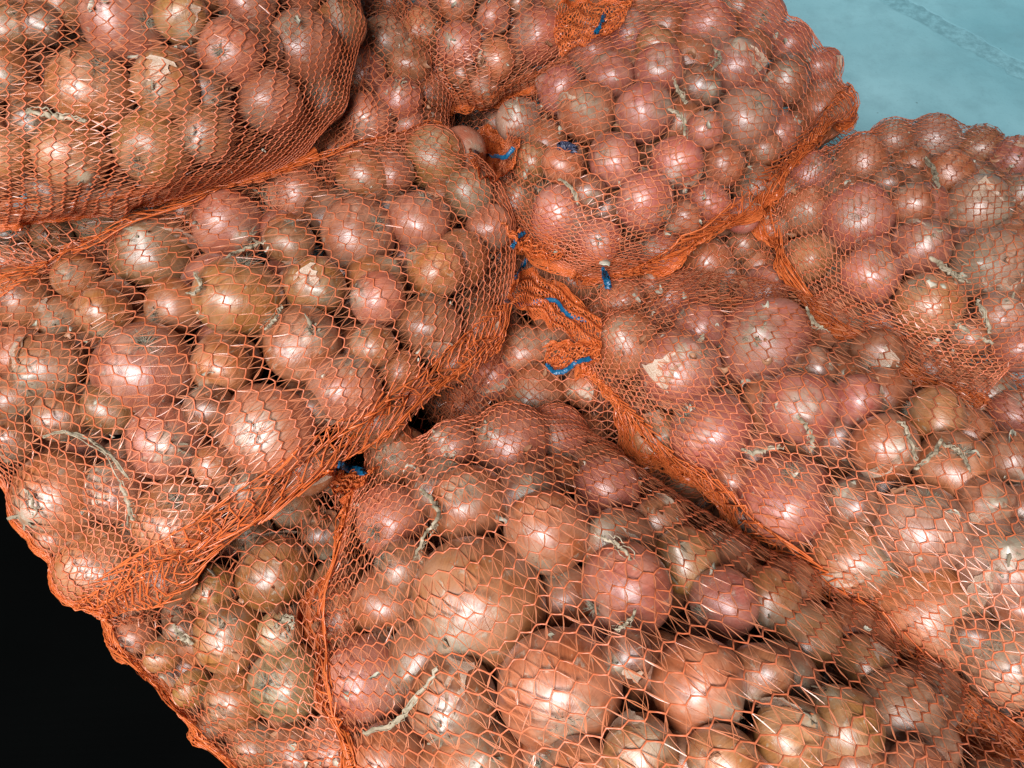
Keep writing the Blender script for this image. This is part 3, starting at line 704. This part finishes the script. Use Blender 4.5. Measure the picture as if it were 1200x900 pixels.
SACKOBJ = {}
for k, S in SACKS.items():
    low = S.get('low'); GI, GJ = 84, 84; a, b = S['ab']; X0, X, Cc, Rr = S['X0'], S['X'], S['Cc'], S['Rr']
    root = bpy.data.objects.new('onion_sack', None); COL.objects.link(root)
    ctr = X0[GI//2, GJ//2]; root.location = (ctr[0], ctr[1], max(ctr[2]-S['thick'], 0)); root.empty_display_size = .05
    root['label'] = S['lab']; root['category'] = 'onion sack'; root['group'] = 'net sacks of onions heaped together'
    SACKOBJ[k] = root
    inv = Matrix.Translation(-Vector(root.location))
    A = Acc(); knit(A, X, Cc, Rr, extra=5 if not low else 0)
    B = Acc(); Yb = under(S, X, a, b); Yb = push(Yb, Cc, Rr, .001)
    knit(B, Yb[::2, ::2], Cc, Rr, extra=0, dens_i=.012, dens_j=.022, collide=False)
    me = A.mesh('net_top'); me.transform(inv); obj('net_top', me, [M_CHAIN, M_FIBRE], root, kind='stuff')
    me = B.mesh('net_underside'); me.transform(inv); obj('net_underside', me, [M_CHAIN, M_FIBRE], root, kind='stuff')
    for e, f in S.get('hem', []):
        m = max(int(84*f), 4)
        H = {'i0': X[:m+1], 'i2': X[-m-1:], 'j0': X[:, :m+1], 'j2': X[:, -m-1:]}[e]
        H = H+normals(H)*(.0015+.0035*np.abs(smooth_noise(H.shape[:2], 9, 1.)))[..., None]
        D = Acc(); al = e[0] == 'i'
        knit(D, H, Cc, Rr, dens_i=.0062 if al else .0090, dens_j=.0140 if al else .0070, rc=.00085, rf=.0003, ki=.15, kj=.3, zig=.30, extra=4, collide=False, amp=3.0)
        me = D.mesh('hem'); me.transform(inv); obj('hem', me, [M_BAND, M_BAND], root, kind='stuff')
    N = normals(X)
    for e, w in S['bands']:
        sl = {'i0': (0, slice(None)), 'i2': (-1, slice(None)), 'j0': (slice(None), 0), 'j2': (slice(None), -1)}[e]
        D = Acc(); pth = X[sl]; nn = N[sl]+np.array([0, 0, .6]); nn /= np.linalg.norm(nn, axis=1, keepdims=True)
        fuzz_band(D, pth, nn, w*.72); me = D.mesh('seam'); me.transform(inv); obj('seam', me, M_BAND, root, kind='stuff')

# ------------------------------------------------------------------ mouths of the sacks with blue ribbon
def surf(px, py):
    """highest thing under a pixel: nearest sack net point on that ray"""
    best = None; d = ray(px, py); d1 = d/np.linalg.norm(d)
    for k, S in SACKS.items():
        q = S['X'].reshape(-1, 3)-CAM; t = q@d1; p = np.linalg.norm(q-t[:, None]*d1, axis=1); m = p < .006
        if m.any():
            tt = t[m].min()
            if best is None or tt < best: best = tt
    return CAM+d1*((best if best else .8))
def smooth_path(pts, n=60):
    pts = np.array(pts, float); s = np.linspace(0, len(pts)-1, n); i = np.clip(s.astype(int), 0, len(pts)-2); f = s-i
    p0 = pts[np.maximum(i-1, 0)]; p1 = pts[i]; p2 = pts[i+1]; p3 = pts[np.minimum(i+2, len(pts)-1)]; f = f[:, None]
    return .5*((2*p1)+(-p0+p2)*f+(2*p0-5*p1+4*p2-p3)*f**2+(-p0+3*p1-3*p2+p3)*f**3)
def mouth(sack, grid, name='gathered_mouth', dens=(.0045, .0065)):
    """small dense crumpled flap of net: grid 3x3 of (px,py,lift)"""
    W = []
    for row in grid:
        W.append([surf(x, y)+(CAM-surf(x, y))/np.linalg.norm(CAM-surf(x, y))*l for x, y, l in row])
    W = np.array(W); n = 40
    a, b = np.meshgrid(np.linspace(0, 1, n), np.linspace(0, 1, n), indexing='ij')
    X = np.einsum('...i,...j,ijk->...k', quad(a), quad(b), W)
    X += (.004*np.sin(a*23+3*np.sin(b*6)))[..., None]*np.array([0, -.3, 1.])+(.003*np.sin(b*19+a*9))[..., None]*np.array([.5, 0, .8])
    A = Acc(); knit(A, X, AC[:1], AR[:1], dens_i=dens[0], dens_j=dens[1], collide=False, rc=.0007, rf=.0006, extra=1, ki=0, kj=0, amp=.6)
    root = SACKOBJ[sack]; inv = Matrix.Translation(-Vector(root.location)); me = A.mesh(name); me.transform(inv)
    obj(name, me, [M_BAND, M_BAND], root, kind='stuff')
    D = Acc(); N = normals(X); fuzz_band(D, X[0], N[0], .004, 12)
    me = D.mesh('mouth_hem'); me.transform(inv); obj('mouth_hem', me, M_BAND, root, kind='stuff')
def ribbon(sack, pts, w=.0026, lift=.006, mat=None, name='drawstring', label=None):
    W = []
    for x, y in pts:
        s = surf(x, y); v = (CAM-s)/np.linalg.norm(CAM-s); W.append(s+v*lift)
    P = smooth_path(W, 50); P += np.random.default_rng(3).normal(0, .0003, P.shape)
    Nn = np.tile((CAM-P[25])/np.linalg.norm(CAM-P[25]), (50, 1)); Nn = Nn+np.sin(np.linspace(0, 7, 50))[:, None]*np.array([.4, .1, .2])
    V, F = tape(P, Nn, w, 9, .35)
    root = SACKOBJ[sack]; inv = Matrix.Translation(-Vector(root.location)); me = new_mesh(name, V, F); me.transform(inv)
    o = obj(name, me, mat or M_BLUE, root)
    return o
mouth('frontright', [[(600,338,.010),(630,322,.016),(700,372,.008)],[(598,352,.012),(640,352,.020),(705,395,.010)],[(625,372,.008),(650,385,.010),(700,415,.006)]])
mouth('frontright', [[(640,405,.010),(668,402,.014),(700,400,.008)],[(640,420,.010),(668,420,.014),(705,412,.008)],[(645,436,.006),(668,432,.008),(700,425,.006)]])
mouth('lowcentre', [[(548,165,.010),(575,150,.014),(608,165,.008)],[(552,185,.012),(580,180,.016),(606,180,.008)],[(560,205,.004),(580,210,.004),(600,200,.004)]])
mouth('back', [[(590,262,.010),(606,285,.014),(625,300,.008)],[(598,270,.012),(618,292,.016),(645,305,.008)],[(612,270,.004),(630,285,.004),(660,300,.004)]])
mouth('backtop', [[(655,5,.010),(690,2,.014),(740,0,.008)],[(650,35,.012),(690,30,.016),(735,15,.008)],[(655,65,.004),(690,50,.006),(725,35,.006)]])
mouth('left', [[(385,552,.004),(402,556,.006),(440,548,.004)],[(385,565,.004),(405,566,.006),(430,560,.004)],[(390,578,.002),(405,576,.003),(425,570,.002)]])
ribbon('frontright', [(592,351),(606,357),(620,356),(636,352),(652,353),(660,364),(672,372),(687,375)], lift=.024)
ribbon('frontright', [(641,427),(650,436),(663,434),(675,425),(692,420)], lift=.018)
ribbon('lowcentre', [(556,177),(568,181),(582,183),(592,184),(602,173)], lift=.020)
ribbon('back', [(614,273),(606,279),(600,290)], lift=.014)
ribbon('back', [(618,303),(612,313),(604,325)], lift=.016)
ribbon('back', [(706,316),(710,325),(713,337)], w=.0042, lift=.010)
ribbon('backtop', [(713,9),(706,24),(698,39)], w=.0034, lift=.020)
ribbon('left', [(399,544),(410,549),(426,553)], w=.0042, lift=.010)
ribbon('back', [(654,172),(664,171),(674,176)], w=.005, lift=-.004, mat=M_STICK, name='dark_tag')

# ------------------------------------------------------------------ torn bits of skin caught under the nets: beyond counting
def crumbs(n, smin, smax, seed):
    R = np.random.default_rng(seed); VV, FF = [], []; m = 0
    keys = [k for k in SACKS if not SACKS[k].get('low')]
    u, v = np.meshgrid(np.linspace(-1, 1, 5), np.linspace(-1, 1, 4), indexing='ij')
    i, j = np.meshgrid(np.arange(4), np.arange(3), indexing='ij'); b = (i*4+j)
    F0 = np.stack([b, b+4, b+5, b+1], -1).reshape(-1, 4)
    for q in range(n):
        S = SACKS[keys[R.integers(len(keys))]]; X = S['X']; a, c = R.uniform(.06, .94, 2)*83
        p = X[int(a), int(c)]; s = smin+(smax-smin)*R.uniform()**1.7; el = R.uniform(.15, .7)
        d = p-CAM; d /= np.linalg.norm(d)
        cu, cv = R.uniform(-1.2, 1.2, 2)
        W = np.stack([u*s, v*s*el*(1.05-np.abs(u)**R.uniform(1.2, 3))*(1+.35*R.normal(size=u.shape)), (cu*u*u+cv*v*v+R.normal(0, .10, u.shape))*s], -1).reshape(-1, 3)
        up = normals_at(S, int(a), int(c))+R.normal(0, .45, 3)
        Mx = np.array(rot_from_pole(up, R.uniform(0, 6.28)))
        W = W@Mx.T+p-normals_at(S, int(a), int(c))*.002
        VV += [W, W-Mx[:, 2]*.00025]; FF += [F0+m, F0[:, ::-1]+m+20]; m += 40
    return new_mesh('skin_crumbs', np.concatenate(VV), np.concatenate(FF))
def normals_at(S, i, j):
    if 'N' not in S: S['N'] = normals(S['X'])
    return S['N'][i, j]
M_CRUMB = simple('skin_crumb_pale', (0.60, 0.56, 0.45, 1), .6, (0.30, 0.30, 0.22, 1), 55, bump=.5, transl=.2)
M_CRUMB2 = simple('skin_crumb_brown', (0.50, 0.27, 0.15, 1), .4, (0.33, 0.15, 0.08, 1), 55, bump=.5, transl=.3)
obj('skin_crumbs', crumbs(330, .0018, .0065, 1), M_CRUMB, kind='stuff', label='pale torn bits of dry onion skin caught under the nets', category='skin bits')
obj('brown_skin_crumbs', crumbs(150, .0025, .009, 2), M_CRUMB2, kind='stuff', label='brown papery bits of onion skin caught under the nets', category='skin bits')

# ------------------------------------------------------------------ loose dry stalks caught between the onions and the net
STALKS = [([(493,572),(505,585),(513,600),(508,618)], 7, 'left of the pinkish onions at the top of the front centre sack'),
          ([(510,612),(500,625),(485,655)], 5, 'pointing down to the big onion in the front centre sack'),
          ([(425,857),(455,852),(475,835),(495,808),(512,785)], 7, 'curving under the onion at the left of the front centre sack'),
          ([(50,512),(75,506),(105,515),(130,535),(150,560)], 5, 'arching over the lowest left onions of the middle left sack'),
          ([(790,95),(797,110),(805,122)], 5, 'forked above the back centre sack onions'),
          ([(783,128),(800,138),(802,158)], 5, 'bent down between two onions of the back centre sack'),
          ([(935,488),(945,500),(952,518),(950,528)], 6, 'standing on a pinkish onion in the front right sack'),
          ([(1053,492),(1065,510),(1073,540)], 4, 'thin and straight beside the bright onion of the front right sack'),
          ([(1072,550),(1090,535),(1104,515)], 6, 'thick and brown beside the bright onion of the front right sack'),
          ([(1107,521),(1125,532),(1138,552)], 5, 'lying on the copper onion at the right of the front right sack'),
          ([(870,528),(890,530),(915,522)], 6, 'across the gap left of centre in the front right sack'),
          ([(1085,185),(1095,200),(1100,220)], 6, 'leaning among the top onions of the right edge sack'),
          ([(1090,302),(1112,318),(1130,330)], 7, 'pale and broken in the middle of the right edge sack'),
          ([(1120,380),(1140,392),(1162,402)], 6, 'along the lower border of the right edge sack'),
          ([(1145,352),(1155,370),(1160,390)], 5, 'upright near the pale onions of the right edge sack'),
          ([(265,300),(285,293),(310,283)], 4, 'lying flat between the upper onions of the middle left sack'),
          ([(220,345),(235,338),(228,318)], 5, 'tangled left of the biggest pale onion of the middle left sack'),
          ([(330,360),(322,375),(312,385)], 5, 'frayed above the copper onion in the middle left sack'),
          ([(140,560),(150,590),(155,610)], 6, 'brown and limp between the lower onions of the middle left sack'),
          ([(30,575),(38,585),(42,600)], 4, 'poking from the left border of the middle left sack'),
          ([(655,210),(670,222),(678,240)], 5, 'above the big pinkish onion at the left of the back centre sack'),
          ([(838,58),(845,70),(832,82)], 5, 'high up near the back of the back centre sack'),
          ([(740,655),(725,640),(705,628)], 6, 'white and flat under the glossy net of the front centre sack'),
          ([(720,740),(735,730),(745,715)], 5, 'stringy and white beside the middle of the front centre sack'),
          ([(203,733),(215,748),(225,755)], 6, 'pale strip by the corner of the front left sack'),
          ([(322,735),(335,728),(345,735)], 8, 'wide and curled in the front left sack'),
          ([(30,130),(55,135),(75,138),(102,142)], 7, 'pale and flat in the middle of the top left sack'),
          ([(945,360),(952,375),(965,385)], 5, 'short and grey at the top of the front right sack')]
for i, (pts, wpx, lab) in enumerate(STALKS):
    W = []
    for x, y in pts:
        s = surf(x, y); v = (CAM-s)/np.linalg.norm(CAM-s); W.append(s-v*.002)
    P = smooth_path(W, 22); Rg = np.random.default_rng(40+i); P += Rg.normal(0, .0008, P.shape)
    dist = np.linalg.norm(P[10]-CAM); w = wpx/2*dist/FPX*.72
    A = Acc()
    vw = np.tile((CAM-P[10])/dist, (22, 1))
    taper = .55+.45*np.sin(np.linspace(.2, 2.9, 22))
    V, F = tape(P, vw, w*taper, i, .5); A.add(V, F)
    for q in range(2):   # split fibres
        Q = P+np.cumsum(Rg.normal(0, .0006, P.shape), 0)*1.2+Rg.normal(0, .0012, 3); V, F = tape(Q, vw+Rg.normal(0, .5, 3), w*.32*taper, 70+q+i); A.add(V, F)
    obj('dry_stalk', A.mesh('dry_stalk'), M_STALK, label='dry onion stalk '+lab, category='dry stalk', group='dry stalks caught under the nets')
print('tris approx', sum(len(o.data.polygons)*2 for o in bpy.data.objects if o.type == 'MESH'))
